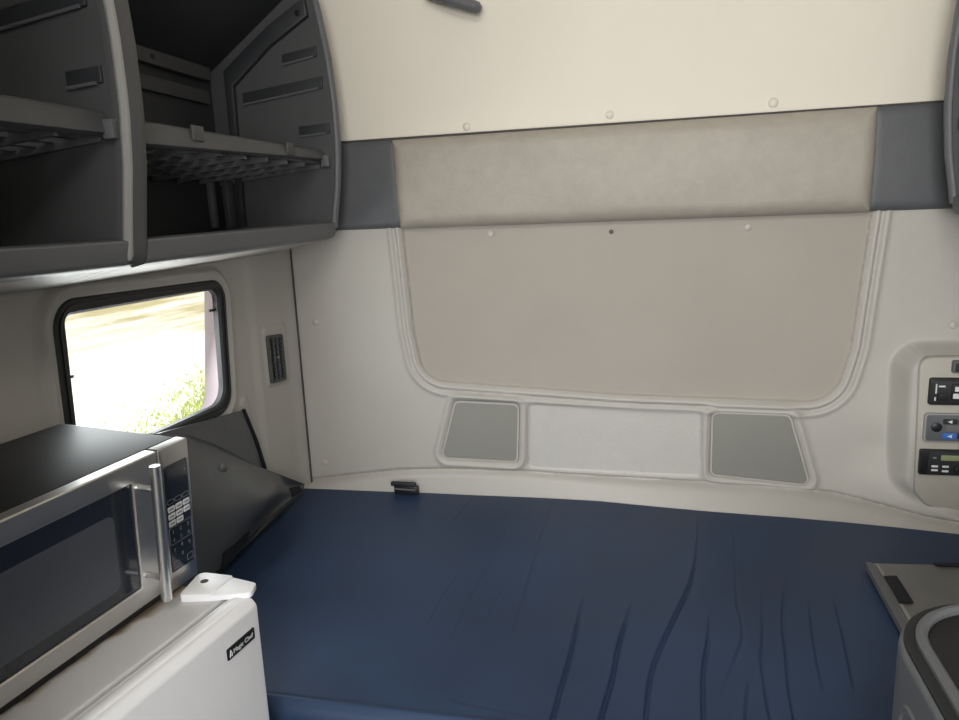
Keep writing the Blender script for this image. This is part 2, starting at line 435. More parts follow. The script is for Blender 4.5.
# unseen closet-sized block, added to keep light off the near left wall
b = NB(); bx(b, XL, -0.565, -0.25, 0.42, 0.0, 2.55, 0.02)
struct(obj('light_block_closet', b, M['cab'], smooth=False))
b = NB(); bx(b, -0.95, 0.85, 1.988, 1.9995, 1.694, 1.6995); struct(obj('seam_shadow', b, M['seam'], smooth=False))  # dark strip standing in for the shadow line between headliner and bolster
# corner seam between the left wall and the back wall
b = NB(); tube(b, [(XL+0.017, 1.996, 1.46), (XL+0.017, 1.996, 0.66)], 0.0028, 6); struct(obj('trim_1', b, M['seam']))

# ------------------------------------------------------------------ outside
b = NB(); bx(b, -80, 40, -40, 90, -1.2, -1.1); g = struct(obj('ground', b, M['gravel'], smooth=False))
b = NB()
ctr = [(-4.85, 6.6), (-5.25, 8.0), (-6.15, 10.6), (-6.5, 13.0)]
V = []; F = []
for i in range(12000):
    t = random.random()*3; k = min(int(t), 2); f = t-k
    cx = ctr[k][0]*(1-f)+ctr[k+1][0]*f; cy = ctr[k][1]*(1-f)+ctr[k+1][1]*f
    off = random.gauss(0, 0.62)
    x = cx-off*0.9; y = cy-off*0.35
    hgt = random.uniform(0.04, 0.15)*(1.0 if abs(off) < 0.8 else 0.6); a = random.uniform(0, 2*PI); w = random.uniform(0.008, 0.016)
    lx, ly = random.gauss(0, 0.06), random.gauss(0, 0.06)
    dx, dy = math.cos(a)*w, math.sin(a)*w; n0 = len(V)
    V += [(x-dx, y-dy, -1.1), (x+dx, y+dy, -1.1), (x+dx*0.6+lx*0.5, y+dy*0.6+ly*0.5, -1.1+hgt*0.6), (x-dx*0.6+lx*0.5, y-dy*0.6+ly*0.5, -1.1+hgt*0.6), (x+lx, y+ly, -1.1+hgt)]
    F += [(n0, n0+1, n0+2, n0+3), (n0+3, n0+2, n0+4)]
b.free(); me = bpy.data.meshes.new('grass'); me.from_pydata(V, [], F); me.update()
g = finish('grass', me, M['grass'], smooth=False); tag(g, 'strip of green grass beside the gravel outside the window', 'grass'); g['kind'] = 'stuff'

# ------------------------------------------------------------------ bolster along the back wall
bol = thing('padded_bolster', 'long light grey padded vinyl bolster across the back wall between dark end pads', 'bolster', (-0.065, 2.0, 1.45))
def pad_mesh(name, quad, h0, hb, fil, m, parent, off, nx=90, nz=36):
    (ax, az), (bx_, bz), (cx, cz), (dx, dz) = quad      # TL BL BR TR
    u = 0.5-0.5*np.cos(np.linspace(0, PI, nx)); v = 0.5-0.5*np.cos(np.linspace(0, PI, nz))
    U, Vv = np.meshgrid(u, v, indexing='ij')
    X = (ax*(1-U)+dx*U)*(1-Vv)+(bx_*(1-U)+cx*U)*Vv; Z = (az*(1-U)+dz*U)*(1-Vv)+(bz*(1-U)+cz*U)*Vv
    W = abs(dx-ax); Hq = abs(az-bz)
    ed = np.minimum(np.minimum(U, 1-U)*W, np.minimum(Vv, 1-Vv)*Hq)
    t = np.clip(ed/fil, 0, 1); h = h0*np.sqrt(np.clip(1-(1-t)**2, 0, 1))+hb*(4*Vv*(1-Vv))
    if name == 'centre_pad':
        rg = np.random.RandomState(3)
        for _ in range(10):
            h += 0.0012*np.sin(rg.uniform(3, 18)*X+rg.uniform(0, 6))*np.sin(rg.uniform(8, 30)*Z+rg.uniform(0, 6))*t
    me = grid_mesh(name, np.stack([X, YB-0.001-h, Z], -1)); me.transform(Matrix.Translation((-off[0], -off[1], -off[2])))
    return finish(name, me, m, parent, angle=80)
off = (-0.065, 2.0, 1.45)
pad_mesh('centre_pad', [(-0.683, 1.695), (-0.674, 1.450), (0.549, 1.446), (0.552, 1.697)], 0.040, 0.012, 0.035, M['pad'], bol, off)
for q in ([(-0.90, 1.698), (-0.90, 1.452), (-0.660, 1.452), (-0.668, 1.698)], [(0.538, 1.699), (0.536, 1.448), (0.80, 1.448), (0.80, 1.699)]):
    e = pad_mesh('end_pad', q, 0.016, 0.008, 0.02, M['endpad'], bol, off, 30, 24); e['label'] = 'dark slate vinyl end pad'

# ------------------------------------------------------------------ speakers
for S, lab in ((SP1, 'grey speaker grille in the back wall left of the stippled plate'), (SP2, 'grey speaker grille in the back wall right of the stippled plate')):
    cxm = sum(p[0] for p in S)/len(S); czm = sum(p[1] for p in S)/len(S); yy = 2.0
    t = thing('wall_speaker', lab, 'speaker', (cxm, yy+0.004, min(p[1] for p in S)), group='speakers in the back wall')
    mt = frame((0, 0, 0), (1, 0, 0), (0, 0, 1), (0, -1, 0))
    L0 = [(x-cxm, z-min(p[1] for p in S)) for x, z in S]
    b = NB(); slab(b, inset(L0, 0.003), -0.001, 0.006, mt, r=0.003); obj('grille_cloth', b, M['grille'], t)
    b = NB(); ringslab(b, inset(L0, -0.001), inset(L0, 0.004), -0.001, 0.0075, mt, r=0.001); obj('grille_rim', b, M['wall'], t)

# ------------------------------------------------------------------ trim buttons
def button(x, z, y, r, m, label, group, dark=False, mt=None):
    b = NB(); mt = mt or frame((0, 0, 0), (1, 0, 0), (0, 0, 1), (0, -1, 0))
    lathe(b, [(r, 0), (r, r*0.18), (r*0.86, r*0.36), (r*0.55, r*0.52), (r*0.12, r*0.58)], mt)
    o = obj('trim_button', b, m); o.location = (x, y, z); tag(o, label, 'button', group); return o
button(-0.469, 1.716, YB-0.006, 0.011, M['button'], 'cream trim button above the bolster, left of three', 'cream trim buttons')
button(-0.085, 1.721, YB-0.006, 0.011, M['button'], 'cream trim button above the bolster, middle of three', 'cream trim buttons')
button(0.315, 1.722, YB-0.006, 0.012, M['button'], 'cream trim button above the bolster, right of three', 'cream trim buttons')
button(-0.416, 1.426, YB+0.010, 0.010, M['buttong'], 'grey button under the bolster, left end of recessed panel', 'grey panel buttons')
button(0.266, 1.420, YB+0.010, 0.010, M['buttong'], 'grey button under the bolster, right half of recessed panel', 'grey panel buttons')
button(-0.966, 1.182, YB, 0.010, M['buttong'], 'grey trim button beside the corner seam, level with the air vent', 'grey corner buttons')
button(-0.975, 0.735, YB, 0.009, M['buttong'], 'grey trim button low beside the corner seam, just above mattress', 'grey corner buttons')
button(0.760, 1.160, surf_y(0.76, 1.16), 0.010, M['buttong'], 'grey trim button above the control console', 'grey corner buttons')
b = NB(); lathe(b, [(0.006, 0), (0.006, 0.0012), (0.0045, 0.0016), (0.004, 0.0004)], frame((0, 0, 0), (1, 0, 0), (0, 0, 1), (0, -1, 0)))
o = obj('screw_socket', b, M['black']); o.location = (-0.083, YB+0.010, 1.420); tag(o, 'small black empty screw hole at the top middle of recessed panel', 'screw hole')

# ------------------------------------------------------------------ air vent on the left wall
t = thing('air_vent', 'narrow black louvred air vent on the left wall beside the window', 'vent', (XL+0.013, 1.855, 1.03))
lm = frame((0, 0, 0), (0, 1, 0), (0, 0, 1), (1, 0, 0))
lm = lm @ Matrix.Shear('XY', 4, (0, 0)) if False else lm
vo = round_poly([(-0.046, 0.004), (0.040, -0.004), (0.040, 0.134), (-0.046, 0.142)], 0.008)
b = NB(); ringslab(b, vo, inset(vo, 0.009), -0.002, 0.008, lm, r=0.002); obj('bezel', b, M['cab'], t)
b = NB(); slab(b, inset(vo, 0.006), -0.003, 0.0005, lm); obj('duct_back', b, M['black'], t, smooth=False)
for k in range(9):
    z = 0.018+k*0.0128
    b = NB(); bx(b, 0.0, 0.005, -0.036, 0.031, z-0.0018, z+0.0018); obj('slat', b, M['rubber'], t, smooth=False)
for k in range(2):
    y = -0.014+k*0.022
    b = NB(); bx(b, 0.001, 0.007, y-0.0015, y+0.0015, 0.010, 0.130); obj('vane', b, M['endpad'], t, smooth=False)
b = NB(); lathe(b, [(0.004, 0.004), (0.004, 0.010), (0.002, 0.0115)], frame((0, -0.004, 0.073), (0, 1, 0), (0, 0, 1), (1, 0, 0)), 12); obj('thumb_knob', b, M['chrome'], t)

# ------------------------------------------------------------------ bunk: base and mattress
b = NB(); bx(b, XL+0.004, XR-0.004, 1.012, 1.845, 0.0, 0.53, 0.004)
o = obj('bunk', b, M['bunk'], smooth=False); tag(o, 'grey box base carrying the navy mattress along the back wall', 'bunk')

ZM = 0.66
def mpx(pts):     # crease polylines, on the mattress top
    return [np.array(p) for p in pts]
CREASES = [
 ([(0.149, 1.913), (0.13, 1.687), (0.105, 1.528), (0.072, 1.414), (0.035, 1.281), (0.012, 1.184), (0.005, 1.065), (0.001, 1.0)], 0.0055),
 ([(0.236, 1.887), (0.211, 1.64), (0.192, 1.454), (0.195, 1.37), (0.184, 1.304), (0.15, 1.207), (0.131, 1.132)], 0.0028),
 ([(-0.02, 1.438), (-0.034, 1.348), (-0.046, 1.268), (-0.052, 1.163), (-0.064, 1.081), (-0.067, 1.048), (-0.07100000000000001, 1.0)], 0.0065),
 ([(0.137, 1.417), (0.123, 1.307), (0.107, 1.222), (0.1, 1.137), (0.096, 1.075), (0.092, 1.0)], 0.0055),
 ([(0.271, 1.621), (0.244, 1.462), (0.225, 1.323), (0.211, 1.261), (0.206, 1.174), (0.203, 1.125), (0.199, 1.0)], 0.0034),
 ([(0.319, 1.665), (0.297, 1.516), (0.27, 1.395), (0.259, 1.28), (0.245, 1.18), (0.239, 1.099), (0.235, 1.0)], 0.0042),
 ([(0.341, 1.491), (0.325, 1.39), (0.31, 1.277), (0.3, 1.17)], 0.0030),
 ([(0.393, 1.514), (0.38, 1.398), (0.365, 1.285), (0.351, 1.183)], 0.0026),
 ([(0.183, 1.196), (0.17, 1.129), (0.163, 1.087), (0.159, 1.0)], 0.0034),
 ([(0.108, 1.589), (0.098, 1.44)], 0.0012),
 ([(-0.124, 1.454), (-0.129, 1.315), (-0.135, 1.187), (-0.142, 1.096), (-0.145, 1.039), (-0.149, 1.0)], 0.0058),
 ([(-0.251, 1.964), (-0.256, 1.728), (-0.253, 1.538), (-0.252, 1.395), (-0.251, 1.251)], 0.0030),
 ([(-0.329, 1.955), (-0.343, 1.697), (-0.361, 1.507), (-0.363, 1.327), (-0.369, 1.222)], 0.0014),
 ([(-0.307, 1.428), (-0.309, 1.299)], 0.0014),
 ([(-0.417, 1.515), (-0.43, 1.343), (-0.426, 1.235)], 0.0012),
 ([(-0.488, 1.96), (-0.508, 1.775)], 0.0012),
 ([(-0.086, 1.96), (-0.09, 1.849)], 0.0010),
 ([(-0.322, 1.066), (-0.311, 1.055), (-0.239, 1.047), (-0.173, 1.04)], 0.0016),
]
def pl_dist(X, Y, pts):
    d = np.full(X.shape, 1e9); s = np.zeros(X.shape); tt = np.zeros(X.shape); n = len(pts)-1
    for i in range(n):
        (ax, ay), (bx_, by) = pts[i], pts[i+1]; ex, ey = bx_-ax, by-ay; wx, wy = X-ax, Y-ay
        t = np.clip((wx*ex+wy*ey)/(ex*ex+ey*ey), 0, 1); q = np.hypot(wx-ex*t, wy-ey*t)
        sg = np.sign(ex*wy-ey*wx); m = q < d
        d = np.where(m, q, d); s = np.where(m, sg, s); tt = np.where(m, (i+t)/n, tt)
    return d*s, tt
def smooth_pl(p, it=2):
    p = [np.array(q, float) for q in p]
    for _ in range(it):
        q = [p[0]]
        for a, c in zip(p, p[1:]): q += [a*0.75+c*0.25, a*0.25+c*0.75]
        q.append(p[-1]); p = q
    return p
xs = np.arange(XL+0.006, XR-0.005, 0.0018)
vt = np.linspace(0, 1, 260)
X, T = np.meshgrid(xs, vt, indexing='ij')
Yb = np.interp(X, MX, MY)+0.004
Yt = 0.998+T*(Yb-0.998)
Zt = np.full(X.shape, ZM)
rg = np.random.RandomState(5)
for _ in range(14):
    kx, ky = rg.uniform(2, 9), rg.uniform(1, 5); Zt += 0.0010*np.sin(kx*X+rg.uniform(0, 6))*np.sin(ky*Yt+rg.uniform(0, 6))
Zt += -0.004*sstep(0.0, 0.5, X)*0
for pts, amp in CREASES:
    P = smooth_pl(pts); d, t = pl_dist(X, Yt, P)
    opn = pts[-1][1] < 1.03
    env = sstep(0.0, 0.35, t)*(1.0 if opn else sstep(0.0, 0.35, 1-t))
    env = np.where((t >= 0.9999), 1.0 if opn else 0.0, env)
    e = -d          # positive on the right of the crease
    side = sstep(-0.0026, 0.0026, e)
    amp *= 0.78 if amp > 0.005 else 0.68
    Zt += amp*env*(side*np.exp(-np.clip(e, 0, None)/0.030)-0.8*(1-side)*np.exp(-np.clip(-e, 0, None)/0.006)-0.45*np.exp(-((e+0.003)/0.0030)**2))
# front edge roll and back edge roll
fr = np.clip((Yt-0.998)/0.022, 0, 1); Zt -= 0.022*(1-np.sqrt(np.clip(1-(1-fr)**2, 0, 1)))
Zt += 0.004*np.exp(-((Yt-1.017)/0.006)**2)
bk = np.clip((Yb-Yt)/0.02, 0, 1); Zt -= 0.014*(1-np.sqrt(np.clip(1-(1-bk)**2, 0, 1)))
top = np.stack([X, Yt, Zt], -1)
def row(y, z): return np.stack([X[:, 0], np.full(len(xs), y) if np.isscalar(y) else y, np.full(len(xs), z)], -1)[:, None, :]
allr = np.concatenate([row(1.02, 0.531), row(1.003, 0.531), row(0.998, 0.55), row(0.998, 0.62), top, row(Yb[:, 0], 0.60), row(np.minimum(Yb[:, 0], 1.84), 0.531)], 1)
me = grid_mesh('mattress', allr); mattress = finish('mattress', me, M['sheet'], angle=80)
tag(mattress, 'navy blue mattress with creased nylon cover filling the bunk', 'mattress')

# black latch between mattress and sill
t = thing('bunk_latch', 'small black plastic latch at the back edge of the navy mattress', 'latch', (-0.70, 1.962, 0.668))
b = NB(); bx(b, -0.036, 0.040, -0.006, 0.010, -0.012, 0.016, 0.004); obj('latch_body', b, M['black'], t)
b = NB(); bx(b, -0.044, 0.036, -0.012, -0.001, 0.016, 0.030, 0.004); obj('latch_lever', b, M['rubber'], t)
b = NB(); tube(b, [(-0.03, -0.010, 0.008), (0.035, -0.010, 0.006)], 0.003, 8); obj('pivot_rod', b, M['endpad'], t)

# ------------------------------------------------------------------ overhead cabinets
CXM = -0.067
def front_x(z):        # bulged front profile of the cabinet
    zz = [1.425, 1.437, 1.452, 1.47, 1.57, 1.667, 1.78, 1.90, 2.03, 2.12]; vv = [-0.854, -0.836, -0.826, -0.824, -0.806, -0.797, -0.797, -0.806, -0.826, -0.85]
    return float(np.interp(z, zz, vv))
def cabinet(label, s):
    mx = (lambda x: x) if s > 0 else (lambda x: 2*CXM-x)
    o0 = Vector((mx(-1.0), 1.2, 1.435))
    t = thing('overhead_cabinet', label, 'cabinet', o0, group='overhead cabinets')
    def fin(name, b, m, parent=t, **k):
        for v in b.verts:
            dz = -0.014*min(max((1.87-v.co.y)/0.75, 0), 1)*min(max((1.52-v.co.z)/0.04, 0), 1)
            v.co = Vector((mx(v.co.x), v.co.y, v.co.z+dz))
        if parent is t: bmesh.ops.translate(b, verts=b.verts, vec=-o0)
        else: bmesh.ops.translate(b, verts=b.verts, vec=-o0)
        return obj(name, b, m, parent, **k)
    YN, YF = 0.45, 1.888
    zz = np.linspace(1.475, 2.08, 16)
    # end panel and divider: solid profile plates
    def plate(b, y0, y1, grow=0.0, xf=None, bev=0.004):
        pr = [(front_x(z)-grow, z) for z in zz]+[(-0.90, 2.10), (-1.15, 1.90), (-1.15, 1.44), (-0.845, 1.44)]
        mt = frame((0, y0, 0), (1, 0, 0), (0, 0, 1), (0, 1, 0))
        slab(b, pr, 0, y1-y0, mt)
    b = NB(); plate(b, 1.866, 1.888, 0.006); fin('end_panel', b, M['cab'], angle=30)
    b = NB(); plate(b, 1.050, 1.084, 0.006); fin('divider', b, M['cab'], angle=30)
    # rounded edge strips on the fronts
    b = NB(); tube(b, [(front_x(z)-0.004, 1.879, z) for z in np.linspace(1.462, 2.08, 18)], 0.011, 12); fin('edge_trim', b, M['cablip'])
    def strip(y0, y1, m, name, dx):
        b = NB()
        R = []
        for z in np.concatenate([np.linspace(1.437, 1.47, 6), np.linspace(1.50, 2.08, 16)]):
            x = front_x(z)+dx
            R.append([(x-0.03, y0, z), (x-0.004, y0, z), (x, y0+0.004, z), (x, y1-0.004, z), (x-0.004, y1, z), (x-0.03, y1, z)])
        R = [[b.verts.new(p) for p in r] for r in R]
        for a, c in zip(R, R[1:]):
            for i in range(6): b.faces.new((a[i], a[(i+1) % 6], c[(i+1) % 6], c[i]))
        b.faces.new(R[0]); b.faces.new(R[-1])
        return fin(name, b, m, angle=50)
    strip(1.045, 1.088, M['cab'], 'divider_face', 0.004)
    b = NB(); tube(b, [(front_x(z)-0.003, 1.046, z) for z in np.concatenate([np.linspace(1.447, 1.47, 5), np.linspace(1.50, 2.08, 16)])], 0.008, 10); fin('divider_edge', b, M['cabedge'])
    # back, sloped top, floor
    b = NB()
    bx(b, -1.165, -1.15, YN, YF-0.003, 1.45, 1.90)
    fin('back_panel', b, M['cabshade'], smooth=False)
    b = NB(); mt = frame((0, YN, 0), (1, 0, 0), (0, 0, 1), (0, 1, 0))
    slab(b, [(-1.15, 1.885), (-0.865, 2.082), (-0.85, 2.095), (-0.86, 2.11), (-1.16, 1.905)], 0, YF-0.003-YN, mt); fin('sloped_top', b, M['cabshade'], smooth=False)
    b = NB(); bx(b, -1.15, -0.845, YN, 1.866, 1.445, 1.462); fin('cabinet_floor', b, M['cabshade'], smooth=False)
    for (y0, y1) in ((YN, 1.0445), (1.0885, 1.878)):
        pr = round_poly([(-0.862, 1.478), (-0.862, 1.428), (-0.829, 1.436), (-0.820, 1.476)], [0.002, 0.004, 0.014, 0.004], 4)
        b = NB(); slab(b, pr, 0, y1-y0, frame((0, y0, 0), (1, 0, 0), (0, 0, 1), (0, 1, 0))); fin('front_lip', b, M['cablip'], angle=40)
    # underside in the pale wall plastic, sloping back to the wall
    pr = [(-0.855, 1.434), (-0.855, 1.442), (-1.15, 1.442), (-1.15, 1.395), (-1.040, 1.395), (-0.95, 1.412)]
    for (y0, y1) in ((YN, 1.047), (1.049, 1.085), (1.087, 1.884)):
        b = NB(); slab(b, pr, 0, y1-y0, frame((0, y0, 0), (1, 0, 0), (0, 0, 1), (0, 1, 0))); fin('underside_panel', b, M['wall'], smooth=False)
    # ribs on the back panel
    for (z0, z1, dd, y0, y1) in ((1.86, 1.895, 0.02, 1.09, 1.84), (1.80, 1.835, 0.012, 1.09, 1.84), (1.86, 1.895, 0.02, YN, 1.045), (1.80, 1.835, 0.012, YN, 1.045)):
        b = NB(); bx(b, -1.151, -1.15+dd, y0, y1, z0, z1, 0.004); fin('back_rib', b, M['cab'])
    for y in (1.60, 0.80):
        b = NB(); lathe(b, [(0.007, 0), (0.007, 0.002), (0.004, 0.003)], frame((-1.130, y, 1.878), (0, 1, 0), (0, 0, 1), (1, 0, 0)), 10); fin('rivet', b, M['black'])
    b = NB(); bx(b, -1.151, -1.135, 1.790, 1.812, 1.475, 1.64, 0.003); fin('back_post', b, M['cablip'])
    b = NB(); bx(b, -1.12, -1.108, 1.824, 1.866, 1.475, 1.60, 0.003); fin('shelf_bracket', b, M['cab'])
    # side ribs on the end panel and on the divider, facing the camera
    for yf in (1.866, 1.050):
        for (xa, za, xb, zb, th, dd) in ((-1.055, 1.812, -0.822, 1.838, 0.030, 0.006), (-0.93, 1.902, -0.832, 1.915, 0.026, 0.005), (-0.90, 1.718, -0.812, 1.722, 0.026, 0.005)):
            if yf < 1.5: xb -= 0.022
            b = NB(); m2 = frame((0, yf, 0), (1, 0, 0), (0, 0, 1), (0, -1, 0))
            slab(b, [(xa, za-th/2), (xb, zb-th/2), (xb, zb+th/2), (xa, za+th/2)], -0.001, dd, m2, r=0.003); fin('side_rib', b, M['cabshade'])
            b = NB(); tube(b, [(xa, yf-dd, za-th/2), (xb-0.01, yf-dd, zb-th/2)], 0.003, 6); fin('rib_edge', b, M['cablip'])
        # flange that follows the back and the sloped top
        b = NB(); m2 = frame((0, yf, 0), (1, 0, 0), (0, 0, 1), (0, -1, 0))
        o_ = [(-1.10, 1.475), (-1.083, 1.475), (-1.075, 1.845), (-0.96, 1.935), (-0.845, 2.0), (-0.85, 2.045), (-0.96, 1.985), (-1.10, 1.885)]
        slab(b, o_, -0.001, 0.016, m2, r=0.004); fin('corner_flange', b, M['cabshade'])
        b = NB(); lathe(b, [(0.008, 0), (0.008, 0.003), (0.004, 0.004)], frame((-0.868, yf-0.016, 2.008), (1, 0, 0), (0, 0, 1), (0, -1, 0)), 12); fin('rivet', b, M['black'])
    # shelves: lip, lattice floor, clips
    for (y0, y1) in ((YN, 1.048), (1.086, 1.864)):
        b = NB()
        xa, xb, z1 = -1.148, -0.845, 1.640
        zs_ = lambda x: 1.640-0.030*(xb-x)/(xb-xa)
        nyb = max(int((y1-y0)/0.095), 2)
        for k in range(nyb+1):
            y = y0+(y1-y0-0.009)*k/nyb
            slab(b, [(xa, zs_(xa)-0.020), (xb, zs_(xb)-0.020), (xb, zs_(xb)), (xa, zs_(xa))], 0, 0.009, frame((0, y, 0), (1, 0, 0), (0, 0, 1), (0, 1, 0)))
        for k in range(8):
            x = xa+(xb-xa-0.018)*k/7; z1 = zs_(x)
            bx(b, x, x+0.018, y0, y1, z1-0.008, z1-0.001)
        sh = fin('shelf', b, M['cablip'], smooth=False)
        b = NB(); m2 = frame((0, y0, 0), (1, 0, 0), (0, 0, 1), (0, 1, 0))
        R = []
        b = NB()
        for k in range(12):
            f = k/11; y = y0+(y1-y0)*f
            zt = 1.662+0.004*f; zb = 1.616+(0.022*f if y0 > 1 else 0.010*f)
            R.append([b.verts.new(p) for p in ((-0.862, y, zb+0.004), (-0.838, y, zb), (-0.830, y, zb+0.006), (-0.834, y, zt-0.005), (-0.840, y, zt), (-0.862, y, zt))])
        for a, c in zip(R, R[1:]):
            for i in range(6): b.faces.new((a[i], a[(i+1) % 6], c[(i+1) % 6], c[i]))
        b.faces.new(R[0]); b.faces.new(R[-1]); fin('shelf_lip', b, M['cab'], sh, angle=50)
        for yc in ((1.285, 1.664) if y0 > 1 else (0.75,)):
            b = NB(); bx(b, -0.834, -0.8275, yc-0.018, yc+0.018, 1.640, 1.6685, 0.002); fin('shelf_clip', b, M['cab'], sh)
        for yc in ((1.852,) if y0 > 1 else (1.040,)):
            b = NB(); bx(b, -0.835, -0.815, yc-0.008, yc+0.008, 1.622, 1.652, 0.002); fin('shelf_clip', b, M['cablip'], sh)
    return t
cabinet('charcoal open overhead cabinet with lattice shelves above the window, left wall', 1)
cabinet('charcoal overhead cabinet at the right edge, only its front edge showing', -1)

# ------------------------------------------------------------------ fridge
TH = math.radians(7.0)
fr_ = thing('mini_fridge', 'white mini fridge under the steel microwave, in front of the mattress', 'refrigerator', (-0.598, 0.945, 0.0), -TH)
DX = 0.38; WY = 0.46; FH = 0.897
b = NB(); bx(b, -DX, -0.062, -WY, 0.0, 0.03, FH-0.004, 0.006, 3); obj('fridge_body', b, M['white'], fr_)
b = NB(); slab(b, rrect(DX-0.052, WY-0.004, 0.012, 5, -(DX+0.052)/2+0.001, -WY/2), FH-0.012, FH, None, r=0.004); obj('top_panel', b, M['fridgetop'], fr_)
# door: rounded top roll
prof = round_poly([(-0.048, 0.06), (0.0, 0.06), (0.0, FH-0.012), (-0.010, FH), (-0.048, FH)], [0.004, 0.012, 0.012, 0.012, 0.010], 5)
b = NB(); slab(b, [(x, z) for x, z in prof], -WY, 0.0, frame((0, 0, 0), (1, 0, 0), (0, 0, 1), (0, 1, 0)), r=0.006, r0=0.006)
door = obj('door', b, M['white'], fr_)
b = NB(); bx(b, -0.060, -0.047, -WY+0.008, -0.008, 0.07, FH-0.012, 0.002); g = obj('door_gasket', b, M['cabedge'], fr_)
b = NB(); tube(b, [(-0.026, -WY+0.02, FH-0.0005), (-0.026, -0.015, FH-0.0005)], 0.010, 10, flat=0.35); obj('door_ridge', b, M['white'], door)
# badge
bd = NB(); mt = frame((0.0, 0, 0), (0, 1, 0), (0, 0, 1), (1, 0, 0))
slab(bd, round_poly([(-0.083, FH-0.061), (-0.018, FH-0.061), (-0.018, FH-0.042), (-0.083, FH-0.042)], 0.002), -0.001, 0.0018, mt, r=0.0006)
bdo = obj('badge', bd, M['black'], door)
b = NB(); text_bm(b, 'Magic Chef', 0.0104, frame((0.0020, -0.070, FH-0.0555), (0, 1, 0), (0, 0, 1), (1, 0, 0)), 0.0002)
tube(b, [(0.002, -0.0785, FH-0.057), (0.002, -0.0760, FH-0.046), (0.002, -0.0735, FH-0.052), (0.002, -0.0745, FH-0.057)], 0.0009, 5)
obj('badge_lettering', b, M['key'], bdo, smooth=False)
# hinge cover on the far corner of the top
inv = Matrix.Rotation(TH, 4, 'Z')
def fl(x, y): v = inv @ Vector((x+0.598, y-0.945, 0)); return (v.x, v.y)
b = NB()
slab(b, round_poly([fl(-0.716, 0.912), fl(-0.668, 0.921), fl(-0.664, 0.984), fl(-0.728, 0.988)], [0.006, 0.002, 0.002, 0.012], 4), FH, FH+0.012, None, r=0.002)
slab(b, round_poly([fl(-0.670, 0.921), fl(-0.606, 0.941), fl(-0.614, 0.972), fl(-0.666, 0.984)], [0.002, 0.008, 0.008, 0.002], 4), FH, FH+0.009, None, r=0.002)
hc = obj('hinge_cover', b, M['white'], fr_); hc['label'] = 'off-white plastic hinge cover with a screw hole'
hx, hy = fl(-0.700, 0.958)
b = NB(); lathe(b, [(0.0065, FH+0.0115), (0.0065, FH+0.0126), (0.005, FH+0.0128), (0.004, FH+0.0122)], frame((hx, hy, 0), (1, 0, 0), (0, 1, 0), (0, 0, 1)), 14); obj('screw_hole', b, M['seam'], hc)
for sx, sy in ((-0.06, -0.03), (-0.06, -WY+0.03), (-DX+0.03, -0.03), (-DX+0.03, -WY+0.03)):
    b = NB(); lathe(b, [(0.016, 0), (0.018, 0.004), (0.014, 0.031)], frame((sx, sy, 0), (1, 0, 0), (0, 1, 0), (0, 0, 1)), 14); obj('foot', b, M['black'], fr_)

# ------------------------------------------------------------------ microwave
TM = math.radians(4.5)
mw = thing('microwave', 'stainless microwave with black top standing on the white mini fridge', 'microwave', (-0.737, 0.99, FH), -TM)
mw.rotation_euler = (0, math.radians(3.0), -TM)     # its front sits lower than its back
FZ = lambda x: x*math.tan(math.radians(3.0))+0.0015
W0, W1, HM, DM = -0.455, 0.004, 0.247, 0.260
b = NB(); bx(b, -DM, -0.018, W0, W1, 0.008, HM, 0.007, 3); obj('casing', b, M['mwcase'], mw)
for sx, sy in ((-0.05, W1-0.04), (-0.05, W0+0.04), (-DM+0.03, W1-0.04), (-DM+0.03, W0+0.04)):
    b = NB(); lathe(b, [(0.010, FZ(sx)), (0.011, FZ(sx)+0.003), (0.009, 0.010)], frame((sx, sy, 0), (1, 0, 0), (0, 1, 0), (0, 0, 1)), 12); obj('foot', b, M['black'], mw)
fm = frame((0, 0, 0), (0, 1, 0), (0, 0, 1), (1, 0, 0))
# control column
b = NB(); slab(b, round_poly([(-0.0635, 0.004), (W1, 0.004), (W1, HM), (-0.0635, HM)], 0.003), -0.02, 0.0, fm, r=0.002); ctl = obj('control_column', b, M['steel'], mw)
b = NB(); slab(b, round_poly([(-0.056, 0.036), (-0.004, 0.036), (-0.004, 0.216), (-0.056, 0.216)], 0.002), -0.004, 0.0016, fm, r=0.0006); tp = obj('touch_panel', b, M['mwglass'], ctl)
b = NB(); slab(b, [(-0.004, 0.036), (-0.0022, 0.036), (-0.0022, 0.216), (-0.004, 0.216)], -0.001, 0.002, fm); obj('panel_trim', b, M['chrome'], ctl)
kx = [-0.0475, -0.030, -0.0125]
def key(x, z, w, h, m, fill=True, name='key'):
    b = NB(); o_ = rrect(w, h, 0.0018, 3, x, z)
    if fill: slab(b, o_, 0.0012, 0.0024, fm, r=0.0004)
    else: ringslab(b, o_, inset(o_, 0.0007), 0.0012, 0.0021, fm)
    return obj(name, b, m, ctl, smooth=False)
for x in kx: key(x, 0.156, 0.0155, 0.0075, M['keyline'], False)
for i, z in enumerate((0.1435, 0.1315, 0.1195)):
    for j, x in enumerate(kx):
        if i == 2 and j == 2: continue
        k = key(x, z, 0.0155, 0.0095, M['key'])
        b = NB(); bx(b, 0.0023, 0.0026, x-0.005, x+0.005, z-0.0012, z+0.0012); obj('key_print', b, M['keyline'], k, smooth=False)
b = NB(); o_ = rrect(0.053, 0.030, 0.003, 3, -0.030, 0.098); ringslab(b, o_, inset(o_, 0.0007), 0.0012, 0.0021, fm); obj('key_outline', b, M['keyline'], ctl, smooth=False)
dig = [('1', 0, 0.104), ('2', 1, 0.104), ('3', 2, 0.104), ('4', 0, 0.090), ('5', 1, 0.090), ('6', 2, 0.090), ('7', 0, 0.072), ('8', 1, 0.076), ('9', 2, 0.072), ('0', 1, 0.060)]
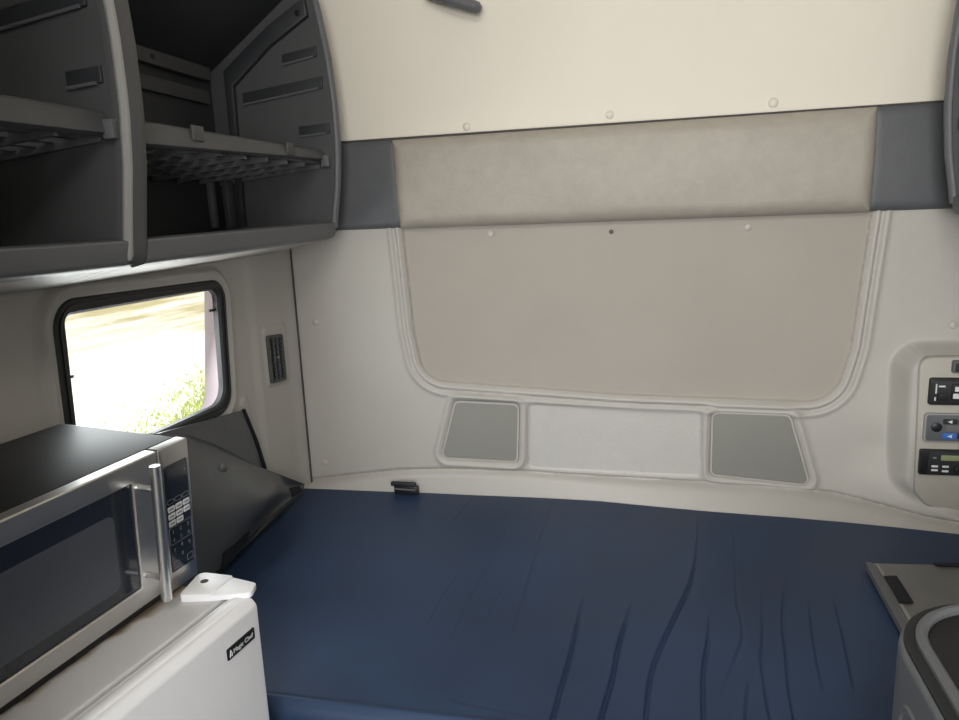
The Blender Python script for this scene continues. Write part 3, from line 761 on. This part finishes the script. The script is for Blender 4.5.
for s, j, z in dig:
    b = NB(); text_bm(b, s, 0.009, frame((0.0018, kx[j], z-0.003), (0, 1, 0), (0, 0, 1), (1, 0, 0)), 0.0002, 'CENTER'); obj('key_digit', b, M['keyline'], ctl, smooth=False)
for x in (kx[0]+0.001, kx[2]-0.001): key(x, 0.047, 0.014, 0.011, M['keyline'], False)
b = NB(); lathe(b, [(0.0012, 0.0015), (0.0012, 0.0022), (0.0006, 0.0024)], fm @ Matrix.Translation((-0.010, 0.198, 0)), 8); obj('indicator', b, M['keyline'], ctl)
# door with window and bar handle
b = NB()
do = round_poly([(W0, 0.014), (-0.066, 0.014), (-0.066, HM), (W0, HM)], 0.003, 3); di = round_poly([(W0+0.035, 0.044), (-0.120, 0.044), (-0.120, 0.214), (W0+0.035, 0.214)], 0.003, 3)
ringslab(b, do, di, -0.020, 0.0, fm, r=0.002); md = obj('door', b, M['steel'], mw)
b = NB(); slab(b, inset(di, -0.002), -0.014, -0.004, fm, r=0.001); gl = obj('door_glass', b, M['mwglass'], md, smooth=False)
b = NB(); slab(b, rrect(0.21, 0.118, 0.012, 4, -0.262, 0.122), -0.006, -0.0036, fm, r=0.0005); obj('viewing_screen', b, M['mwmesh'], gl, smooth=False)
b = NB(); slab(b, round_poly([(W0, 0.003), (-0.066, 0.003), (-0.066, 0.013), (W0, 0.013)], 0.001, 2), -0.020, -0.006, fm); obj('bottom_rail', b, M['mwcase'], mw, smooth=False)
b = NB(); tube(b, [(0.034, -0.110, 0.026), (0.034, -0.110, 0.243)], 0.0085, 16, flat=0.9); hd = obj('handle', b, M['chrome'], md)
for z in (0.062, 0.205):
    b = NB(); tube(b, [(-0.001, -0.110, z), (0.031, -0.110, z)], 0.005, 10); obj('handle_post', b, M['chrome'], hd)

# ------------------------------------------------------------------ vinyl covers
def sheet(name, TL, TR, BR, BL, bow, m, thick, seed, nu=70, nv=50, fold=0.006, top=None, bot=None, out=(1, 0, 0)):
    """soft sheet between four corner points; top/bot are optional edge polylines"""
    tp_ = np.array(top if top else [TL, TR], float); bt = np.array(bot if bot else [BL, BR], float)
    def samp(p, u):
        s = np.concatenate([[0], np.cumsum(np.linalg.norm(np.diff(p, axis=0), axis=1))]); s /= s[-1]
        return np.stack([np.interp(u, s, p[:, k]) for k in range(3)], -1)
    u = np.linspace(0, 1, nu); v = np.linspace(0, 1, nv)
    A = samp(tp_, u)[:, None, :]; B = samp(bt, u)[:, None, :]; Vv = v[None, :, None]
    P = A*(1-Vv)+B*Vv
    du = np.gradient(P, axis=0); dv = np.gradient(P, axis=1); nrm = np.cross(du, dv); nrm /= np.maximum(np.linalg.norm(nrm, axis=-1, keepdims=True), 1e-9)
    if (nrm.reshape(-1, 3) @ np.array(out)).mean() < 0: nrm = -nrm
    U, V2 = np.meshgrid(u, v, indexing='ij'); rg = np.random.RandomState(seed)
    hgt = bow*np.sin(PI*U)*np.sin(PI*V2)
    for _ in range(9):
        a, c, ph = rg.uniform(2, 9), rg.uniform(-7, 7), rg.uniform(0, 6)
        hgt += fold*rg.uniform(0.3, 1)*np.sin(a*U+c*V2+ph)*np.sin(PI*U)**0.5*np.sin(PI*V2)**0.5
    P = P+nrm*hgt[..., None]; Q = P-nrm*thick
    full = np.concatenate([P, Q[:, ::-1], P[:, :1]], 1)
    me = grid_mesh(name, full); bm = bmesh.new(); bm.from_mesh(me); bpy.data.meshes.remove(me)
    bmesh.ops.remove_doubles(bm, verts=bm.verts, dist=1e-6)
    bmesh.ops.holes_fill(bm, edges=[e for e in bm.edges if e.is_boundary], sides=0)
    return obj(name, bm, m, None, angle=60), P, nrm
# flap below the window
fo, _, _ = sheet('window_flap', (-1.022, 1.30, 1.045), (-1.022, 1.645, 1.002), (-1.020, 1.712, 0.815), (-1.020, 1.33, 0.80), 0.001, M['vinyl'], 0.006, 2, 30, 30, 0.002)
tag(fo, 'stiff dark vinyl flap on the left wall just below the window', 'flap')
b = NB(); tube(b, [(-1.022, 1.646, 1.003), (-1.020, 1.690, 0.90), (-1.018, 1.714, 0.815)], 0.006, 8); e = obj('edge_binding', b, M['velcro'], fo)
# large window cover hanging down to the mattress
so, Pg, Ng = sheet('window_cover', None, None, None, None, 0.020, M['vinyl'], 0.007, 11, 80, 60, 0.011,
    top=[(-0.990, 1.18, 1.085), (-0.996, 1.36, 1.028), (-0.994, 1.46, 0.972), (-0.990, 1.62, 0.862), (-0.985, 1.87, 0.712)],
    bot=[(-0.955, 1.12, 0.70), (-0.955, 1.27, 0.690), (-0.960, 1.36, 0.684), (-0.968, 1.47, 0.690), (-0.978, 1.64, 0.692), (-0.990, 1.875, 0.695)])
tag(so, 'large dark grey vinyl window cover drooping from left wall to the mattress', 'window cover')
def strip_on(name, P, N, u0, u1, v0, v1, m, parent, lift=0.001, th=0.0025):
    nu, nv = P.shape[:2]; a0, a1 = int(u0*(nu-1)), int(u1*(nu-1)); c0, c1 = int(v0*(nv-1)), int(v1*(nv-1))
    A = P[a0:a1+1, c0:c1+1]+N[a0:a1+1, c0:c1+1]*lift*SG; B = A+N[a0:a1+1, c0:c1+1]*th*SG
    full = np.concatenate([A[:, ::-1], B, A[:, -1:]], 1)
    me = grid_mesh(name, full); bm = bmesh.new(); bm.from_mesh(me); bpy.data.meshes.remove(me)
    bmesh.ops.remove_doubles(bm, verts=bm.verts, dist=1e-7)
    bmesh.ops.holes_fill(bm, edges=[e for e in bm.edges if e.is_boundary], sides=0)
    return obj(name, bm, m, parent, angle=60)
# outward side of the cover faces +x
SG = 1.0
strip_on('edge_binding', Pg, Ng, 0.0, 1.0, 0.955, 1.0, M['rubber'], so)
strip_on('velcro_strip', Pg, Ng, 0.34, 0.52, 0.86, 0.96, M['velcro'], so)
strip_on('velcro_strip', Pg, Ng, 0.90, 0.98, 0.45, 0.92, M['velcro'], so)
q = Pg[int(0.40*79), int(0.22*59)]
nv_ = Vector(Ng[int(0.40*79), int(0.22*59)])*SG; uu = nv_.orthogonal().normalized(); vv = nv_.cross(uu)
b = NB(); lathe(b, [(0.011, 0), (0.011, 0.003), (0.009, 0.006), (0.004, 0.008)], frame(q, uu, vv, nv_), 16); obj('snap_stud', b, M['endpad'], so)

# grey cover lying on the right side of the mattress
ZR = 0.680
ro, Pr, Nr = sheet('folded_window_cover', (0.488, 1.635, ZR), (0.86, 1.650, ZR+0.01), (0.86, 1.20, ZR+0.008), (0.472, 1.20, ZR), 0.006, M['vinylr'], 0.010, 21, 60, 60, 0.004, out=(0, 0, 1))
tag(ro, 'grey vinyl window cover lying flat on the right of the mattress', 'window cover')
SG = 1.0
strip_on('edge_binding', Pr, Nr, 0.0, 0.035, 0.0, 1.0, M['endpad'], ro)
strip_on('edge_seam', Pr, Nr, 0.052, 0.07, 0.02, 1.0, M['vinylb'], ro)
strip_on('velcro_strip', Pr, Nr, 0.055, 0.13, 0.18, 0.44, M['velcro'], ro, 0.004)
strip_on('velcro_strip', Pr, Nr, 0.38, 0.95, 0.0, 0.035, M['velcro'], ro, 0.003)

# ------------------------------------------------------------------ grey pedestal cabinet at lower right
ped = thing('pedestal_cabinet', 'grey moulded plastic cabinet with black inset top, lower right corner', 'cabinet', (0.55, 0.60, 0.0))
def pl(x, y): return (x-0.55, y-0.60)
base = round_poly([pl(0.288, 0.25), pl(0.85, 0.25), pl(0.85, 0.978), pl(0.305, 0.978)], [0.03, 0.03, 0.03, 0.13], 14)
b = NB(); slab(b, base, 0.0, 0.955, None, r=0.014, seg=5); pb = obj('cabinet_body', b, M['cablip'], ped, angle=40)
b = NB(); ringslab(b, inset(base, 0.005), inset(base, 0.018), 0.948, 0.957, None, r=0.001); obj('rim_gap', b, M['rubber'], ped, angle=40)
b = NB(); ringslab(b, inset(base, 0.017), inset(base, 0.030), 0.948, 0.966, None, r=0.004); obj('top_rim', b, M['cablip'], ped, angle=40)
b = NB(); slab(b, inset(base, 0.030), 0.948, 0.958, None, r=0.002); obj('inset_top', b, M['mwcase'], ped, angle=40)
sm = frame((0.2995-0.55, 0.60-0.60, 0), (0.0236, 0.9997, 0), (0, 0, 1), (-0.9997, 0.0236, 0))
so1 = round_poly([(-0.20, 0.30), (0.25, 0.30), (0.25, 0.905), (-0.20, 0.905)], 0.04, 6)
b = NB(); ringslab(b, so1, inset(so1, 0.012), -0.01, 0.006, sm, r=0.003); obj('side_frame', b, M['cablip'], ped, angle=40)
b = NB(); slab(b, inset(so1, 0.012), -0.01, 0.0025, sm); obj('side_panel', b, M['cab'], ped, smooth=False)

# ------------------------------------------------------------------ control console devices
YC = surf_y(0.80, 0.95)
bm_ = frame((0, 0, 0), (1, 0, 0), (0, 0, 1), (0, -1, 0))
FP = [(0.664, 1.092), (0.90, 1.096), (0.90, 0.665), (0.705, 0.712), (0.676, 0.748)]
fpo = round_poly(FP, [0.025, 0.01, 0.01, 0.03, 0.025], 5)
t = thing('console_plate', 'grey switch panel plate on the right of the back wall', 'panel', (0.79, YC, 0.70))
lo = [(x-0.79, z-0.70) for x, z in fpo]
b = NB(); slab(b, lo, -0.012, 0.004, bm_, r=0.002); obj('faceplate', b, M['face'], t)
b = NB(); q = inset(lo, -0.003); ringslab(b, q, inset(lo, 0.001), -0.012, 0.002, bm_, r=0.0005); obj('plate_gap', b, M['cabedge'], t)
def device(name, label, cat, x0, x1, z0, z1, r=0.006, m='black', group=None):
    t = thing(name, label, cat, ((x0+x1)/2, YC-0.004, z0), group=group)
    w, h = x1-x0, z1-z0
    b = NB(); slab(b, rrect(w, h, r, 4, 0, h/2), -0.001, 0.010, bm_, r=0.003); body = obj('housing', b, M[m], t)
    return t, w, h
def at_dev(b, x0, x1, z0, z1, y0=0.009, y1=0.013, r=0.0015):
    slab(b, rrect(x1-x0, z1-z0, min(r, (z1-z0)*0.4), 3, (x0+x1)/2, (z0+z1)/2), y0, y1, bm_, r=0.0008); return b
# rocker socket at the top
t, w, h = device('power_socket', 'small dark socket at the top of switch panel, right edge', 'socket', 0.7335, 0.766, 1.056, 1.088, 0.005, 'endpad')
b = NB(); at_dev(b, -0.011, 0.011, 0.005, 0.025, 0.009, 0.0115); obj('socket_cap', b, M['rubber'], t)
# lamp switch module
t, w, h = device('switch_module', 'black switch module above the climate control on the switch panel', 'switch', 0.687, 0.855, 0.976, 1.044)
x0 = -w/2
b = NB(); at_dev(b, x0+0.006, w/2-0.006, 0.006, h-0.006, 0.009, 0.0112, 0.004); obj('inner_face', b, M['rubber'], t)
b = NB(); at_dev(b, x0+0.018, x0+0.040, 0.012, 0.030, 0.011, 0.016); obj('slider', b, M['black'], t)
b = NB(); bx(b, x0+0.019, x0+0.033, -0.0122, -0.011, 0.046, 0.050); bx(b, x0+0.012, x0+0.015, -0.0122, -0.011, 0.030, 0.054); bx(b, x0+0.011, x0+0.014, -0.0122, -0.011, 0.012, 0.021); obj('switch_marking', b, M['key'], t, smooth=False)
for k in range(3):
    xk = x0+0.047+k*0.036
    b = NB(); at_dev(b, xk, xk+0.028, 0.014, 0.054, 0.011, 0.015); rk = obj('rocker', b, M['black'], t)
    b = NB(); at_dev(b, xk+0.006, xk+0.021, 0.036, 0.048, 0.0145, 0.0155); at_dev(b, xk+0.003, xk+0.023, 0.018, 0.031, 0.0145, 0.0155); obj('rocker_symbol', b, M['key'], rk, smooth=False)
# climate control
t, w, h = device('climate_control', 'silver-edged climate control with blue key in the switch panel', 'control panel', 0.682, 0.855, 0.881, 0.955, 0.008, 'cabedge')
x0 = -w/2
b = NB(); at_dev(b, x0+0.0035, w/2-0.0035, 0.004, h-0.004, 0.0095, 0.0112, 0.006); obj('inner_face', b, M['endpad'], t)
b = NB(); lathe(b, [(0.012, 0.010), (0.012, 0.015), (0.009, 0.0165)], bm_ @ Matrix.Translation((x0+0.026, 0.040, 0)), 18); obj('dial', b, M['black'], t)
for k in range(3):
    xk = x0+0.040+k*0.034
    b = NB(); at_dev(b, xk, xk+0.031, 0.048, 0.061, 0.011, 0.0145, 0.003); kk = obj('key', b, M['rubber'], t)
    b = NB(); slab(b, [(xk+0.009, 0.0545), (xk+0.019, 0.050), (xk+0.019, 0.059)], 0.0140, 0.0150, bm_); obj('arrow_symbol', b, M['key'], kk, smooth=False)
    b = NB(); at_dev(b, xk, xk+0.031, 0.010, 0.025, 0.011, 0.0145, 0.004); kk = obj('key', b, M['blue' if k == 0 else 'rubber'], t)
    if k == 0: kk['label'] = 'blue key with white arrow'
    b = NB(); slab(b, [(xk+0.010, 0.0175), (xk+0.021, 0.013), (xk+0.021, 0.022)], 0.0140, 0.0150, bm_); obj('arrow_symbol', b, M['key'], kk, smooth=False)
b = NB(); at_dev(b, x0+0.046, w/2-0.01, 0.028, 0.045, 0.0105, 0.0125); obj('display', b, M['lcdgrey'], t)
# radio
t, w, h = device('radio', 'black radio with green display, lowest device on the switch panel', 'radio', 0.678, 0.855, 0.795, 0.861, 0.005)
x0 = -w/2
b = NB(); at_dev(b, x0+0.018, w/2-0.004, 0.004, h-0.004, 0.009, 0.0125, 0.004); obj('front_panel', b, M['rubber'], t)
b = NB(); at_dev(b, x0+0.046, x0+0.135, 0.040, 0.054, 0.012, 0.0135); obj('display', b, M['lcd'], t)
b = NB(); lathe(b, [(0.010, 0.012), (0.010, 0.020), (0.008, 0.022)], bm_ @ Matrix.Translation((x0+0.085, 0.018, 0)), 18); obj('volume_knob', b, M['black'], t)
for (xk, zk) in ((0.026, 0.025), (0.050, 0.025), (0.026, 0.015), (0.050, 0.013)):
    b = NB(); at_dev(b, x0+xk, x0+xk+0.015, zk-0.003, zk+0.002, 0.012, 0.0138); obj('key', b, M['key'], t, smooth=False)
b = NB(); at_dev(b, x0+0.028, x0+0.036, 0.044, 0.049, 0.012, 0.0135); obj('indicator', b, M['keyline'], t, smooth=False)

# ------------------------------------------------------------------ hook on the cream wall at the top edge
t = thing('wall_hook', 'dark grey plastic hook on the cream wall at the top edge', 'hook', (-0.52, 1.98, 2.06))
b = NB(); bx(b, -0.05, 0.05, -0.004, 0.03, -0.01, 0.05, 0.006); obj('hook_base', b, M['cab'], t)
b = NB(); tube(b, [(-0.03, -0.012, -0.010), (0.00, -0.03, -0.022), (0.05, -0.035, -0.040), (0.085, -0.035, -0.052), (0.105, -0.037, -0.060), (0.114, -0.037, -0.064)], [0.016, 0.018, 0.020, 0.020, 0.018, 0.008], 14, flat=0.8); obj('hook_arm', b, M['cablip'], t)

# ------------------------------------------------------------------ light
w = bpy.data.worlds.new('sky'); SC.world = w; w.use_nodes = True
nt = w.node_tree; bg = nt.nodes['Background']
sky = nt.nodes.new('ShaderNodeTexSky'); sky.sky_type = 'NISHITA'; sky.sun_disc = False
sky.sun_elevation = math.radians(52); sky.sun_rotation = math.radians(170); sky.dust_density = 3.0; sky.air_density = 1.0
hsv = nt.nodes.new('ShaderNodeHueSaturation'); hsv.inputs['Saturation'].default_value = 0.35
nt.links.new(sky.outputs[0], hsv.inputs['Color']); nt.links.new(hsv.outputs[0], bg.inputs[0]); bg.inputs[1].default_value = 0.30
def area(name, loc, target, sx, sy, power, col):
    l = bpy.data.lights.new(name, 'AREA'); l.shape = 'RECTANGLE'; l.size = sx; l.size_y = sy; l.energy = power; l.color = col
    o = bpy.data.objects.new(name, l); o.location = loc
    o.rotation_euler = (Vector(target)-Vector(loc)).to_track_quat('-Z', 'Y').to_euler(); COL.objects.link(o); return o
area('windscreen_daylight', (0, -1.82, 1.5), (0, 1.5, 1.2), 1.8, 0.9, 54, (1.0, 0.99, 0.97))
area('roof_window_daylight', (0.0, -0.4, 2.53), (0.0, 0.9, 0.9), 1.1, 0.6, 27, (1.0, 0.98, 0.94))
area('window_daylight', (XL-0.06, 1.36, 1.19), (0.0, 1.30, 0.7), 0.44, 0.28, 3, (0.97, 0.98, 1.0))
s = bpy.data.lights.new('sun', 'SUN'); s.energy = 2.4; s.angle = math.radians(1.0); s.color = (1.0, 0.96, 0.88)
so_ = bpy.data.objects.new('sun', s); so_.rotation_euler = Vector((0.12, 0.55, -0.83)).to_track_quat('-Z', 'Y').to_euler(); COL.objects.link(so_)

vs = SC.view_settings
SC.display_settings.display_device = 'sRGB'
vs.view_transform = 'Standard'; vs.look = 'None'; vs.gamma = 1.0; vs.use_curve_mapping = False; vs.exposure = 0.12
